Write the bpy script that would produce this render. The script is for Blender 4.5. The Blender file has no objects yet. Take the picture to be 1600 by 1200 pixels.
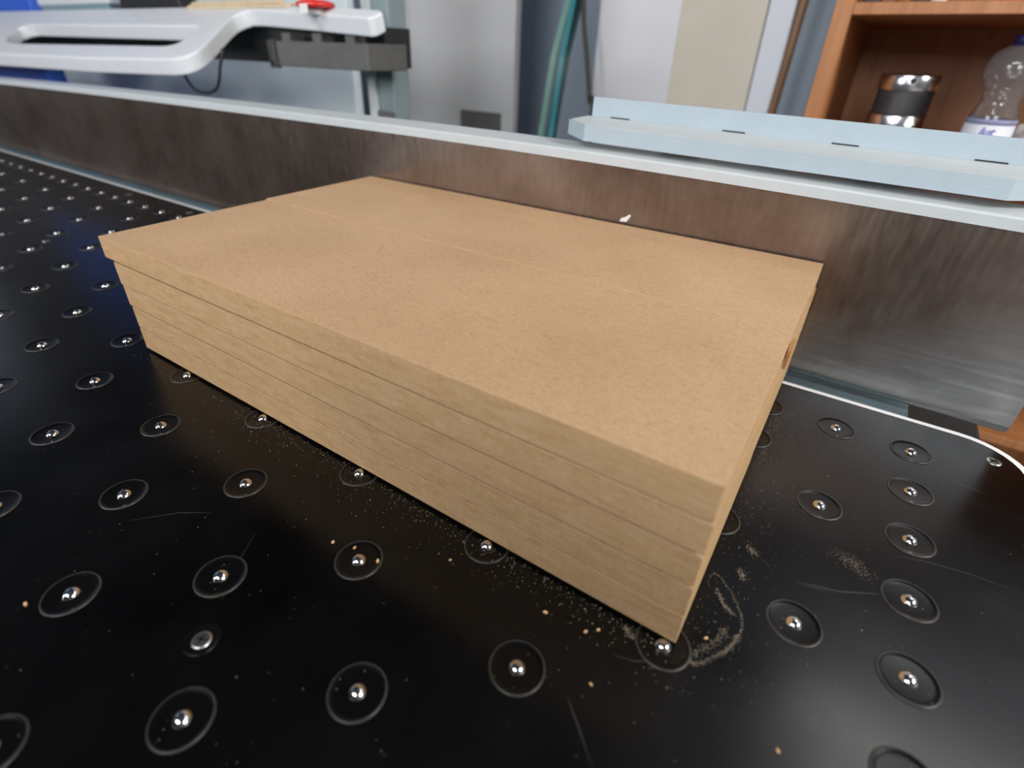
import bpy, bmesh, math, random
from mathutils import Vector, Matrix
PI = math.pi
C = bpy.context.scene.collection
sc = bpy.context.scene

# ------------------------------------------------------------------ camera
# metres; the table top is z = 0, the beam runs along x, the camera looks to +y
cam_d = bpy.data.cameras.new('camera')
cam = bpy.data.objects.new('camera', cam_d); C.objects.link(cam)
cam.location = (0.00995, -0.16684, 0.23503)
cam.rotation_euler = (1.0331, -0.0247, 0.5939)
cam_d.sensor_width = 36.0
cam_d.lens = 830.486 / 1600 * 36.0
cam_d.shift_x = 15.989 / 1600
cam_d.shift_y = -29.795 / 1600
cam_d.clip_start = 0.01
cam_d.dof.use_dof = True
cam_d.dof.focus_distance = 0.37
cam_d.dof.aperture_fstop = 4.8
sc.camera = cam
# ------------------------------------------------------------------ light
w = bpy.data.worlds.new('world'); sc.world = w; w.use_nodes = True
w.node_tree.nodes['Background'].inputs[0].default_value = (0.75, 0.85, 1.0, 1)
w.node_tree.nodes['Background'].inputs[1].default_value = 0.25
def area(name, loc, target, sx, sy, power, col):
    d = bpy.data.lights.new(name, 'AREA'); d.shape = 'RECTANGLE'; d.size = sx; d.size_y = sy
    d.energy = power; d.color = col
    o = bpy.data.objects.new(name, d); C.objects.link(o); o.location = loc
    o.rotation_euler = (Vector(target) - Vector(loc)).to_track_quat('-Z', 'Y').to_euler()
    return o
area('wall_lamp_right', (1.95, 0.18, 1.45), (0.0, 0.15, 0.0), 0.9, 0.6, 54, (1.0, 0.96, 0.91))
area('ceiling_lamp_front', (-0.4, -1.9, 2.02), (-0.4, -1.5, 0.0), 1.6, 0.6, 50, (0.97, 0.97, 1.0))
area('ceiling_lamp_back', (1.0, 1.45, 2.08), (1.0, 1.4, 0.0), 1.2, 0.4, 12, (1.0, 0.98, 0.95))  # added fill, its reflection brightens the right side of the table
area('window_light_side', (-4.69, -.15, 1.47), (0.0, -.15, 1.2), 1.6, 1.1, 2.2, (0.55, 0.72, 1.0))  # invented bluish light, added to tint the table's left reflection
area('window_light_left', (-2.3, -3.12, 1.20), (-0.3, 0.0, 0.1), 1.1, 1.1, 60, (0.97, 0.96, 0.98))
area('window_light_right', (0.75, -3.12, 1.20), (0.0, 0.5, 0.1), 1.1, 1.1, 60, (0.92, 0.96, 1.0))
sc.view_settings.view_transform = 'Standard'
sc.view_settings.look = 'None'
sc.view_settings.exposure = 0.0
sc.view_settings.gamma = 1.0
sc.view_settings.use_curve_mapping = False

# ------------------------------------------------------------------ materials
def srgb(r, g, b):
    f = lambda c: (c / 255 / 12.92) if c <= 10.3 else ((c / 255 + 0.055) / 1.055) ** 2.4
    return (f(r), f(g), f(b), 1)
def mat(name, col, rough=0.5, metal=0.0, spec=0.5, var=0.0, scale=20.0, bump=0.0, bscale=80.0, stretch=(1, 1, 1), coat=0.0):
    m = bpy.data.materials.new(name); m.use_nodes = True
    nt = m.node_tree; b = nt.nodes['Principled BSDF']
    b.inputs['Base Color'].default_value = col
    b.inputs['Roughness'].default_value = rough
    b.inputs['Metallic'].default_value = metal
    b.inputs['Specular IOR Level'].default_value = spec
    b.inputs['Coat Weight'].default_value = coat
    if var or bump:
        tc = nt.nodes.new('ShaderNodeTexCoord'); mp = nt.nodes.new('ShaderNodeMapping')
        mp.inputs['Scale'].default_value = stretch
        nt.links.new(tc.outputs['Object'], mp.inputs['Vector'])
    if var:
        n = nt.nodes.new('ShaderNodeTexNoise'); n.inputs['Scale'].default_value = scale
        n.inputs['Detail'].default_value = 6
        nt.links.new(mp.outputs['Vector'], n.inputs['Vector'])
        r = nt.nodes.new('ShaderNodeValToRGB')
        r.color_ramp.elements[0].position = 0.3; r.color_ramp.elements[1].position = 0.7
        r.color_ramp.elements[0].color = tuple(c * (1 - var) for c in col[:3]) + (1,)
        r.color_ramp.elements[1].color = tuple(min(1, c * (1 + var)) for c in col[:3]) + (1,)
        nt.links.new(n.outputs['Fac'], r.inputs['Fac'])
        nt.links.new(r.outputs['Color'], b.inputs['Base Color'])
    if bump:
        n2 = nt.nodes.new('ShaderNodeTexNoise'); n2.inputs['Scale'].default_value = bscale; n2.inputs['Detail'].default_value = 4
        nt.links.new(mp.outputs['Vector'], n2.inputs['Vector'])
        bp = nt.nodes.new('ShaderNodeBump'); bp.inputs['Strength'].default_value = bump; bp.inputs['Distance'].default_value = 0.001
        nt.links.new(n2.outputs['Fac'], bp.inputs['Height'])
        nt.links.new(bp.outputs['Normal'], b.inputs['Normal'])
    return m

def mix_node(nt, fac, a, b, blend='MIX'):
    n = nt.nodes.new('ShaderNodeMix'); n.data_type = 'RGBA'; n.blend_type = blend
    for k, v in ((0, fac), (6, a), (7, b)):
        if hasattr(v, 'is_output'): nt.links.new(v, n.inputs[k])
        else: n.inputs[k].default_value = v
    return n.outputs[2]
def noise_node(nt, vec, scale, detail=5, rough=0.55, dist=0.0):
    n = nt.nodes.new('ShaderNodeTexNoise'); n.inputs['Scale'].default_value = scale
    n.inputs['Detail'].default_value = detail; n.inputs['Roughness'].default_value = rough
    n.inputs['Distortion'].default_value = dist
    nt.links.new(vec, n.inputs['Vector']); return n.outputs['Fac']
def ramp_node(nt, fac, stops):
    r = nt.nodes.new('ShaderNodeValToRGB'); e = r.color_ramp.elements
    while len(e) < len(stops): e.new(0.5)
    for k, (p, c) in enumerate(stops):
        e[k].position = p; e[k].color = c if len(c) == 4 else (*c, 1)
    nt.links.new(fac, r.inputs['Fac']); return r.outputs['Color']
def mapped(nt, scale=(1, 1, 1), coord='Object', loc=(0, 0, 0), rot=(0, 0, 0)):
    tc = nt.nodes.new('ShaderNodeTexCoord'); mp = nt.nodes.new('ShaderNodeMapping')
    mp.inputs['Scale'].default_value = scale; mp.inputs['Location'].default_value = loc; mp.inputs['Rotation'].default_value = rot
    nt.links.new(tc.outputs[coord], mp.inputs['Vector']); return mp.outputs['Vector']
def math_node(nt, op, a, b=0.0, clamp=False):
    n = nt.nodes.new('ShaderNodeMath'); n.operation = op; n.use_clamp = clamp
    for k, v in ((0, a), (1, b)):
        if hasattr(v, 'is_output'): nt.links.new(v, n.inputs[k])
        else: n.inputs[k].default_value = v
    return n.outputs[0]
def basic(name, rough=0.5, metal=0.0, spec=0.5):
    m = bpy.data.materials.new(name); m.use_nodes = True
    b = m.node_tree.nodes['Principled BSDF']
    b.inputs['Roughness'].default_value = rough; b.inputs['Metallic'].default_value = metal
    b.inputs['Specular IOR Level'].default_value = spec
    return m, m.node_tree, b
def bump_node(nt, b, height, strength, distance):
    n = nt.nodes.new('ShaderNodeBump'); n.inputs['Strength'].default_value = strength; n.inputs['Distance'].default_value = distance
    nt.links.new(height, n.inputs['Height']); nt.links.new(n.outputs['Normal'], b.inputs['Normal'])

# fibreboard, sanded face
def make_mdf_face():
    m, nt, b = basic('mdf_face', 0.62, 0, 0.3)
    v = mapped(nt, (1, 1, 1)); vf = mapped(nt, (28, 95, 60))
    big = noise_node(nt, v, 9, 4)
    fib = noise_node(nt, vf, 9, 6, 0.7, 0.8)
    fine = noise_node(nt, v, 900, 3)
    c1 = ramp_node(nt, big, [(0.3, (0.45, 0.292, 0.164)), (0.7, (0.525, 0.348, 0.204))])
    c2 = ramp_node(nt, fib, [(0.26, (0.58, 0.52, 0.45)), (0.44, (0.97, 0.96, 0.95)), (0.75, (1.08, 1.07, 1.05))])
    c3 = ramp_node(nt, fine, [(0.25, (0.82, 0.80, 0.77)), (0.75, (1.12, 1.12, 1.12))])
    c = mix_node(nt, 1.0, c1, c2, 'MULTIPLY'); c = mix_node(nt, 0.9, c, c3, 'MULTIPLY')
    nt.links.new(c, b.inputs['Base Color']); bump_node(nt, b, fine, 0.12, 0.0004)
    return m
# fibreboard, sawn edge
def make_mdf_edge():
    m, nt, b = basic('mdf_edge', 0.75, 0, 0.2)
    v = mapped(nt); vs = mapped(nt, (14, 14, 60)); vt = mapped(nt, (160, 160, 90), rot=(0, 0.6, 0))
    a = noise_node(nt, vs, 3.5, 5, 0.6, 0.6); saw = noise_node(nt, vt, 1.6, 3); fine = noise_node(nt, v, 1100, 3)
    c1 = ramp_node(nt, a, [(0.3, (0.50, 0.315, 0.15)), (0.5, (0.565, 0.37, 0.195)), (0.72, (0.60, 0.41, 0.24))])
    c2 = ramp_node(nt, saw, [(0.3, (0.93, 0.92, 0.90)), (0.7, (1.04, 1.04, 1.04))])
    c3 = ramp_node(nt, fine, [(0.25, (0.80, 0.78, 0.75)), (0.75, (1.12, 1.12, 1.12))])
    c = mix_node(nt, 0.7, c1, c2, 'MULTIPLY'); c = mix_node(nt, 0.7, c, c3, 'MULTIPLY')
    nt.links.new(c, b.inputs['Base Color']); bump_node(nt, b, fine, 0.3, 0.0006)
    return m
# black phenolic table top with a thin veil of dust and scuffs
def make_table():
    m, nt, b = basic('black_laminate', 0.24, 0, 0.5)
    v = mapped(nt); vs = mapped(nt, (1, 9, 1), rot=(0, 0, 0.5)); vs2 = mapped(nt, (9, 1, 1), rot=(0, 0, 0.35))
    big = noise_node(nt, v, 7, 6, 0.6); scr = noise_node(nt, vs, 60, 4, 0.6); scr2 = noise_node(nt, vs2, 60, 4, 0.6)
    speck = noise_node(nt, v, 1500, 2)
    c1 = ramp_node(nt, big, [(0.35, (0.0008, 0.0008, 0.0009)), (0.7, (0.0045, 0.0045, 0.0048))])
    k = math_node(nt, 'ADD', scr, scr2)
    c2 = ramp_node(nt, k, [(1.0, (1, 1, 1)), (1.0, (1, 1, 1))])
    c3 = ramp_node(nt, speck, [(0.62, (0, 0, 0)), (0.85, (0.012, 0.011, 0.010))])
    c = mix_node(nt, 1.0, c1, c3, 'ADD')
    nt.links.new(c, b.inputs['Base Color'])
    r = ramp_node(nt, big, [(0.3, (0.17,) * 3), (0.75, (0.32,) * 3)])
    nt.links.new(r, b.inputs['Roughness'])
    b.inputs['IOR'].default_value = 1.38
    return m
# beam face: streaky brown steel, turning lighter grey towards its lower right end
def make_beam_face():
    m, nt, b = basic('oxidised_steel', 0.3, 0.92, 0.5)
    v = mapped(nt); vv = mapped(nt, (60, 1, 9)); vh = mapped(nt, (3, 1, 60))
    big = noise_node(nt, v, 11, 6, 0.62); st = noise_node(nt, vv, 4, 2, 0.5); sh = noise_node(nt, vh, 4, 4, 0.6)
    sep = nt.nodes.new('ShaderNodeSeparateXYZ'); nt.links.new(v, sep.inputs[0])
    # share of grey: strongest low down and near the free end of the beam
    zz = math_node(nt, 'MULTIPLY', sep.outputs[2], -14.0); xx = math_node(nt, 'MULTIPLY', sep.outputs[0], 3.2)
    s = math_node(nt, 'ADD', zz, xx); s = math_node(nt, 'ADD', s, 0.95)
    s = math_node(nt, 'ADD', s, math_node(nt, 'MULTIPLY', math_node(nt, 'SUBTRACT', big, 0.5), 1.6))
    grey_mix = math_node(nt, 'MULTIPLY', s, 1.0, True)
    brown = ramp_node(nt, big, [(0.28, (0.165, 0.116, 0.090)), (0.5, (0.245, 0.188, 0.155)), (0.72, (0.315, 0.255, 0.217))])
    brown = mix_node(nt, 0.28, brown, ramp_node(nt, st, [(0.3, (0.84, 0.80, 0.77)), (0.7, (1.08, 1.08, 1.08))]), 'MULTIPLY')
    steel = ramp_node(nt, sh, [(0.25, (0.26, 0.26, 0.255)), (0.55, (0.34, 0.34, 0.335)), (0.8, (0.46, 0.46, 0.46))])
    c = mix_node(nt, grey_mix, brown, steel)
    nt.links.new(c, b.inputs['Base Color'])
    r = ramp_node(nt, st, [(0.3, (0.27,) * 3), (0.7, (0.33,) * 3)]); nt.links.new(r, b.inputs['Roughness'])
    return m
def make_wood(name, dark, light, rough=0.5, stretch=(30, 30, 2.2), scale=2.2):
    m, nt, b = basic(name, rough, 0, 0.4)
    v = mapped(nt, stretch); a = noise_node(nt, v, scale, 6, 0.6, 1.2)
    nt.links.new(ramp_node(nt, a, [(0.28, dark), (0.72, light)]), b.inputs['Base Color'])
    return m
M = {}
M['mdf_face'] = make_mdf_face(); M['mdf_edge'] = make_mdf_edge()
M['table'] = make_table(); M['beam_face'] = make_beam_face()
M['edge_white'] = mat('white_edge_plastic', (0.88, 0.89, 0.89, 1), 0.4, var=0.04, scale=30)
M['housing'] = mat('black_nylon', (0.002, 0.002, 0.0022, 1), 0.3, var=0.25, scale=200, spec=0.3)
M['rim'] = mat('scuffed_nylon_rim', (0.034, 0.032, 0.029, 1), 0.4, var=0.35, scale=350)
M['ball'] = mat('polished_steel', (0.72, 0.71, 0.70, 1), 0.12, 1.0)
M['screw'] = mat('zinc_screw', (0.45, 0.45, 0.42, 1), 0.35, 1.0, var=0.15, scale=300)
M['dark'] = mat('dark_recess', (0.012, 0.012, 0.012, 1), 0.6)
M['paint_white'] = mat('pale_blue_white_paint', (0.485, 0.52, 0.525, 1), 0.42, var=0.03, scale=40, bump=0.15, bscale=900)
M['paint_blue'] = mat('light_blue_paint', (0.365, 0.435, 0.475, 1), 0.45, var=0.03, scale=40, bump=0.2, bscale=900)
M['paint_teal'] = mat('teal_grey_paint', (0.21, 0.27, 0.285, 1), 0.4, var=0.05, scale=20)
M['machine_blue'] = mat('blue_grey_machine_paint', (0.20, 0.30, 0.335, 1), 0.4, var=0.05, scale=20)
M['tray'] = mat('pale_grey_console_plastic', (0.68, 0.70, 0.72, 1), 0.4, var=0.02, scale=30, bump=0.1, bscale=1200)
M['steel_dark'] = mat('dark_grey_steel', (0.10, 0.10, 0.095, 1), 0.5, var=0.12, scale=25)
M['black_rubber'] = mat('black_rubber', (0.015, 0.016, 0.018, 1), 0.5)
M['blue'] = mat('bright_blue_plastic', (0.035, 0.13, 0.62, 1), 0.4)
M['red'] = mat('red_plastic', (0.62, 0.025, 0.02, 1), 0.35)
M['white_plastic'] = mat('white_plastic', (0.75, 0.74, 0.72, 1), 0.4)
M['pale_wood'] = make_wood('pale_wood', (0.60, 0.47, 0.30), (0.74, 0.62, 0.44))
M['cab_wood'] = make_wood('orange_brown_wood', (0.31, 0.115, 0.037), (0.45, 0.195, 0.076), 0.45)
M['stick_wood'] = make_wood('brown_stick_wood', (0.13, 0.065, 0.030), (0.25, 0.14, 0.07))
M['board_grey'] = mat('warm_grey_board', (0.492, 0.492, 0.492, 1), 0.35, var=0.05, scale=6)
M['board_white'] = mat('off_white_board', (0.632, 0.621, 0.632, 1), 0.35, var=0.02, scale=6)
M['board_beige'] = mat('beige_board', (0.564, 0.504, 0.408, 1), 0.5, var=0.04, scale=12)
M['board_cool'] = mat('cool_white_board', (0.621, 0.644, 0.690, 1), 0.35, var=0.02, scale=6)
M['board_slate'] = mat('slate_blue_board', (0.210, 0.262, 0.315, 1), 0.45, var=0.06, scale=8)
M['panel'] = mat('pale_machine_panel', (0.68, 0.77, 0.81, 1), 0.4, var=0.03, scale=5)
M['green_strip'] = mat('sea_green_plastic', (0.16, 0.30, 0.25, 1), 0.35)
M['teal_strip'] = mat('teal_plastic', (0.035, 0.22, 0.25, 1), 0.3)
M['wall'] = mat('blue_grey_wall_paint', (0.439, 0.509, 0.597, 1), 0.7, var=0.06, scale=3)
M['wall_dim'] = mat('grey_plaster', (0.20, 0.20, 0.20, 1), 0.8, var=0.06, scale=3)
M['wall_front'] = mat('light_plaster', (0.45, 0.45, 0.44, 1), 0.8, var=0.04, scale=3)
M['ceiling'] = mat('dark_blue_grey_ceiling', (0.045, 0.055, 0.075, 1), 0.8, var=0.2, scale=4)
M['floor'] = mat('grey_concrete_floor', (0.30, 0.30, 0.31, 1), 0.7, var=0.12, scale=5)
M['chrome'] = mat('turned_aluminium', (0.72, 0.72, 0.73, 1), 0.22, 1.0, var=0.05, scale=60)
M['band'] = mat('dark_knurled_steel', (0.035, 0.034, 0.036, 1), 0.5, 0.3, var=0.25, scale=120, bump=0.4, bscale=300)
M['cap_blue'] = mat('navy_cap_plastic', (0.008, 0.009, 0.06, 1), 0.4)
M['label'] = mat('white_paper_label', (0.62, 0.63, 0.70, 1), 0.6)
M['label_band'] = mat('lilac_label_band', (0.22, 0.23, 0.36, 1), 0.6)
M['ink'] = mat('blue_marker_ink', (0.03, 0.02, 0.34, 1), 0.5)
M['burn'] = mat('scorched_fibreboard', (0.36, 0.17, 0.055, 1), 0.8, var=0.3, scale=300)
M['dust'] = mat('sawdust', (0.44, 0.36, 0.27, 1), 0.9)
M['scuff'] = mat('grey_scuff', (0.05, 0.05, 0.048, 1), 0.6)
M['chip'] = mat('wood_chip', (0.68, 0.42, 0.21, 1), 0.85)
M['paper'] = mat('white_paper_scrap', (0.72, 0.70, 0.68, 1), 0.8)
def glass(name, col, rough, ior):
    m, nt, b = basic(name, rough)
    b.inputs['Base Color'].default_value = col; b.inputs['Transmission Weight'].default_value = 1; b.inputs['IOR'].default_value = ior
    return m
M['pet'] = glass('clear_pet', (0.82, 0.82, 0.82, 1), 0.06, 1.36); M['pet'].node_tree.nodes['Principled BSDF'].inputs['Transmission Weight'].default_value = .95
M['bag'] = mat('crumpled_translucent_plastic', (0.55, 0.50, 0.46, 1), 0.3, bump=0.5, bscale=60)

# ------------------------------------------------------------------ helpers
def box(bm, x0, x1, y0, y1, z0, z1, mi=0):
    vs = [bm.verts.new(p) for p in ((x0, y0, z0), (x1, y0, z0), (x1, y1, z0), (x0, y1, z0), (x0, y0, z1), (x1, y0, z1), (x1, y1, z1), (x0, y1, z1))]
    for f in ((0, 3, 2, 1), (4, 5, 6, 7), (0, 1, 5, 4), (1, 2, 6, 5), (2, 3, 7, 6), (3, 0, 4, 7)):
        fc = bm.faces.new([vs[i] for i in f]); fc.material_index = mi
    return vs
def bev(bm, r, seg=2, edges=None):
    bmesh.ops.bevel(bm, geom=list(edges or bm.edges), offset=r, segments=seg, profile=0.5, affect='EDGES', clamp_overlap=True)
def prism(bm, pts, axis, a, b, mi=0):
    """polygon pts in the two other axes, extruded from a to b along axis ('x','y','z')"""
    def P(p, t):
        return {'x': (t, p[0], p[1]), 'y': (p[0], t, p[1]), 'z': (p[0], p[1], t)}[axis]
    A = [bm.verts.new(P(p, a)) for p in pts]; B = [bm.verts.new(P(p, b)) for p in pts]
    fs = [bm.faces.new(A[::-1]), bm.faces.new(B)]
    n = len(pts)
    for i in range(n): fs.append(bm.faces.new((A[i], A[(i + 1) % n], B[(i + 1) % n], B[i])))
    for f in fs: f.material_index = mi
    return fs
def lathe(bm, prof, seg=32, mats=None, caps=True):
    """prof = [(r, z)...]; mats gives a material index per band"""
    rings = []
    for r, z in prof:
        if r < 1e-7: rings.append([bm.verts.new((0, 0, z))])
        else: rings.append([bm.verts.new((r * math.cos(2 * PI * k / seg), r * math.sin(2 * PI * k / seg), z)) for k in range(seg)])
    for i in range(len(rings) - 1):
        a, b = rings[i], rings[i + 1]
        for k in range(seg):
            k2 = (k + 1) % seg
            if len(a) == 1 and len(b) == 1: continue
            if len(a) == 1: f = bm.faces.new((a[0], b[k], b[k2]))
            elif len(b) == 1: f = bm.faces.new((a[k], a[k2], b[0]))
            else: f = bm.faces.new((a[k], a[k2], b[k2], b[k]))
            f.smooth = True
            if mats: f.material_index = mats[i]
    return rings
def tube(bm, pts, r, seg=10):
    pts = [Vector(p) for p in pts]; prev = None; rings = []
    for i, p in enumerate(pts):
        t = (pts[min(i + 1, len(pts) - 1)] - pts[max(i - 1, 0)]).normalized()
        u = t.orthogonal().normalized() if prev is None else (prev - t * prev.dot(t)).normalized()
        prev = u; v = t.cross(u)
        rings.append([bm.verts.new(p + r * (math.cos(2 * PI * k / seg) * u + math.sin(2 * PI * k / seg) * v)) for k in range(seg)])
    for a, b in zip(rings, rings[1:]):
        for k in range(seg):
            f = bm.faces.new((a[k], a[(k + 1) % seg], b[(k + 1) % seg], b[k])); f.smooth = True
    bm.faces.new(rings[0][::-1]); bm.faces.new(rings[-1])
def obj(name, bm, mats, parent=None, smooth=False, loc=None, mw=None):
    bmesh.ops.recalc_face_normals(bm, faces=bm.faces[:])
    me = bpy.data.meshes.new(name); bm.to_mesh(me); bm.free()
    for m in (mats if isinstance(mats, (list, tuple)) else [mats]): me.materials.append(m)
    if smooth:
        for p in me.polygons: p.use_smooth = True
    o = bpy.data.objects.new(name, me); C.objects.link(o)
    if parent: o.parent = parent
    if loc: o.location = loc
    return o
def thing(name, label, cat, loc=(0, 0, 0), group=None, rot=(0, 0, 0)):
    o = bpy.data.objects.new(name, None); C.objects.link(o); o.location = loc; o.rotation_euler = rot
    o.empty_display_size = 0.05
    o['label'] = label; o['category'] = cat
    if group: o['group'] = group
    return o
def tag(o, label, cat, group=None):
    o['label'] = label; o['category'] = cat
    if group: o['group'] = group
    return o
def nb(): return bmesh.new()
def boxobj(name, dims, m, parent=None, r=0.0, seg=2):
    bm = nb(); box(bm, *dims)
    if r: bev(bm, r, seg)
    return obj(name, bm, m, parent)
def struct(name, bm, m):
    o = obj(name, bm, m); o['kind'] = 'structure'; return o
def flat_plate(loops, depth, bevel):
    """2D loops (first = outline, others = holes) filled, extruded 0..-depth, edges rounded; returns a mesh"""
    cu = bpy.data.curves.new('tmp', 'CURVE'); cu.dimensions = '2D'; cu.fill_mode = 'BOTH'
    for lp in loops:
        s = cu.splines.new('POLY'); s.points.add(len(lp) - 1); s.use_cyclic_u = True
        for p, q in zip(s.points, lp): p.co = (q[0], q[1], 0, 1)
    cu.extrude = depth / 2 - bevel; cu.bevel_depth = bevel; cu.bevel_resolution = 2; cu.offset = -bevel
    o = bpy.data.objects.new('tmp', cu); C.objects.link(o)
    dg = bpy.context.evaluated_depsgraph_get(); dg.update()
    me = bpy.data.meshes.new_from_object(o.evaluated_get(dg))
    bpy.data.objects.remove(o); bpy.data.curves.remove(cu)
    bm = nb(); bm.from_mesh(me); bpy.data.meshes.remove(me)
    bmesh.ops.remove_doubles(bm, verts=bm.verts[:], dist=1e-6)
    bmesh.ops.translate(bm, verts=bm.verts[:], vec=(0, 0, -depth / 2))
    return bm
def smooth_loop(pts, n=4):
    out = []; L = len(pts)
    for i in range(L):
        p0, p1, p2, p3 = (Vector(pts[(i + k - 1) % L]) for k in range(4))
        for k in range(n):
            t = k / n
            out.append(0.5 * ((2 * p1) + (-p0 + p2) * t + (2 * p0 - 5 * p1 + 4 * p2 - p3) * t * t + (-p0 + 3 * p1 - 3 * p2 + p3) * t ** 3))
    return [tuple(p) for p in out]
random.seed(7)
R = random.random
U = random.uniform

# ------------------------------------------------------------------ the room
FZ = -0.90
b = nb(); box(b, -4.8, 3.0, -3.4, 1.9, FZ - 0.05, FZ); struct('floor', b, M['floor'])
b = nb(); box(b, -4.8, 3.0, -3.4, 1.9, 2.15, 2.2); struct('ceiling', b, M['ceiling'])
b = nb(); box(b, -4.8, 3.0, 1.8, 1.9, FZ, 2.15); struct('wall_back', b, M['wall'])
b = nb()
for y0, y1, z0, z1 in ((-3.4, -1.0, FZ, 2.15), (.7, 1.9, FZ, 2.15), (-1.0, .7, FZ, .85), (-1.0, .7, 2.1, 2.15)): box(b, -4.8, -4.7, y0, y1, z0, z1)
struct('wall_left', b, M['wall_dim'])
b = nb()
for y0, y1, z0, z1 in ((-1.0, .7, .85, .90), (-1.0, .7, 2.05, 2.1), (-1.0, -.95, .9, 2.05), (.65, .7, .9, 2.05), (-.18, -.12, .9, 2.05)): box(b, -4.78, -4.72, y0, y1, z0, z1)
struct('window_3', b, M['white_plastic'])  # frame made up for the added side light
b = nb(); box(b, 3.0, 3.1, -3.4, 1.9, FZ, 2.15); struct('wall_right', b, M['wall_dim'])
WZ0, WZ1 = 0.6, 1.8
WIN = ((-2.9, -1.7), (0.15, 1.35))
b = nb()
box(b, -4.8, WIN[0][0], -3.4, -3.3, FZ, 2.15); box(b, WIN[0][1], WIN[1][0], -3.4, -3.3, FZ, 2.15); box(b, WIN[1][1], 3.0, -3.4, -3.3, FZ, 2.15)
for x0, x1 in WIN:
    box(b, x0, x1, -3.4, -3.3, FZ, WZ0); box(b, x0, x1, -3.4, -3.3, WZ1, 2.15)
struct('wall_front', b, M['wall_front'])
for i, (x0, x1) in enumerate(WIN):
    b = nb(); xm = (x0 + x1) / 2
    for a0, a1, z0, z1 in ((x0, x1, WZ0, WZ0 + .05), (x0, x1, WZ1 - .05, WZ1), (x0, x0 + .05, WZ0 + .05, WZ1 - .05), (x1 - .05, x1, WZ0 + .05, WZ1 - .05), (xm - .03, xm + .03, WZ0 + .05, WZ1 - .05)):
        box(b, a0, a1, -3.38, -3.32, z0, z1)
    struct('window_%d' % (i + 1), b, M['white_plastic'])

# ------------------------------------------------------------------ saw table
TX1, TY1 = 0.155, 0.278
table = thing('saw_table', 'large black glossy saw table top studded with steel transfer balls under the boards', 'table')
def outline(x1, y1, r, n=8):
    pts = [(-2.75, -0.85), (x1, -0.85)]
    for k in range(n + 1):
        a = PI / 2 * k / n; pts.append((x1 - r + r * math.cos(a), y1 - r + r * math.sin(a)))
    pts.append((-2.75, y1)); return pts
b = nb(); prism(b, outline(TX1, TY1, .035), 'z', -0.032, 0.0); obj('tabletop', b, M['table'], table)
b = nb()
o1, o2 = outline(TX1, TY1, .035)[1:], outline(TX1 + .0045, TY1 + .0045, .0395)[1:]
ring = o1 + o2[::-1]
n = len(o1)
lo = [[b.verts.new((p[0], p[1], z)) for p in o1] for z in (-0.031, 0.0)] + [[b.verts.new((p[0], p[1], z)) for p in o2] for z in (-0.031, 0.0)]
for i in range(n - 1):
    for A, B in ((lo[1], lo[3]), (lo[3], lo[2]), (lo[2], lo[0]), (lo[0], lo[1])):
        b.faces.new((A[i], A[i + 1], B[i + 1], B[i]))
b.faces.new((lo[0][0], lo[1][0], lo[3][0], lo[2][0])); b.faces.new((lo[0][-1], lo[1][-1], lo[3][-1], lo[2][-1]))
e = obj('edge_strip', b, M['edge_white'], table); e['label'] = 'white plastic edging strip'
b = nb(); box(b, -2.6, 0.05, -0.7, 0.2, -0.12, -0.033); obj('table_frame', b, M['steel_dark'], table)
for lx in (-2.5, -0.05):
    for ly in (-0.65, 0.13):
        boxobj('leg', (lx, lx + .08, ly, ly + .08, FZ, -0.121), M['steel_dark'], table, .004)

# ball transfer units: every lattice place, dense along the beam and along the right end
def in_frame(x, y, z, margin):
    q = cam.matrix_basis.to_3x3().transposed() @ (Vector((x, y, z)) - cam.location)
    if q.z > -.02: return False
    u, v = 784.0 + 830.486 * q.x / -q.z, 570.2 - 830.486 * q.y / -q.z
    return -margin < u < 1600 + margin and -margin < v < 1200 + margin
GX = {-2: 0.0905, -1: 0.044}
units = []
for n in range(-2, 46):
    gx = GX.get(n, -.0045 - .0498 * n)
    for j in range(-7, 6):
        gy = -.002 + .0473 * j
        if not ((n + j) % 2 == 0 or j == 5 or n == -2): continue
        if n == -2 and j < -1: continue
        if -.468 < gx < -.012 and .012 < gy < .285: continue      # fully hidden under the boards
        if in_frame(gx, gy, 0, 520): units.append((gx, gy))
units = [u for u in units if u[0] > -1.8]
b = nb(); lathe(b, [(0, .0001), (.0095, .0001), (.0112, .0003), (.01175, .00065), (.0124, .00065), (.0127, .0001), (.0127, -.002)], 40, [0, 0, 0, 1, 1, 1])
ub = obj('ball_transfer', b, [M['housing'], M['rim']], table, loc=(*units[0], 0))
b = nb(); bmesh.ops.create_uvsphere(b, u_segments=24, v_segments=14, radius=.0043)
bb = obj('ball', b, M['ball'], ub, True, loc=(0, 0, -.0017)); bb['label'] = 'polished steel ball'
for (x, y) in units[1:]:
    u2 = ub.copy(); C.objects.link(u2); u2.location = (x, y, 0)
    u3 = bb.copy(); C.objects.link(u3); u3.parent = u2
def screw(x, y, rot, recess):
    prof = [(0, .0004), (.0032, .0004), (.0045, .0002), (.0046, -.002)]
    b = nb(); lathe(b, prof, 28)
    s = obj('screw', b, M['screw'], table, loc=(x, y, 0.0002))
    b = nb()
    for a in (0, PI / 2):
        vs = box(b, -.0026, .0026, -.0006, .0006, .0002, .00075)
        bmesh.ops.rotate(b, verts=vs, cent=(0, 0, 0), matrix=Matrix.Rotation(a + rot, 3, 'Z'))
    obj('cross_slot', b, M['dark'], s)
    if recess:
        b = nb(); lathe(b, [(.0047, .0001), (.0066, .0001), (.0072, .0005), (.0078, .0002), (.008, -.001)], 32)
        obj('recess_ring', b, M['housing'], s)
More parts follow.
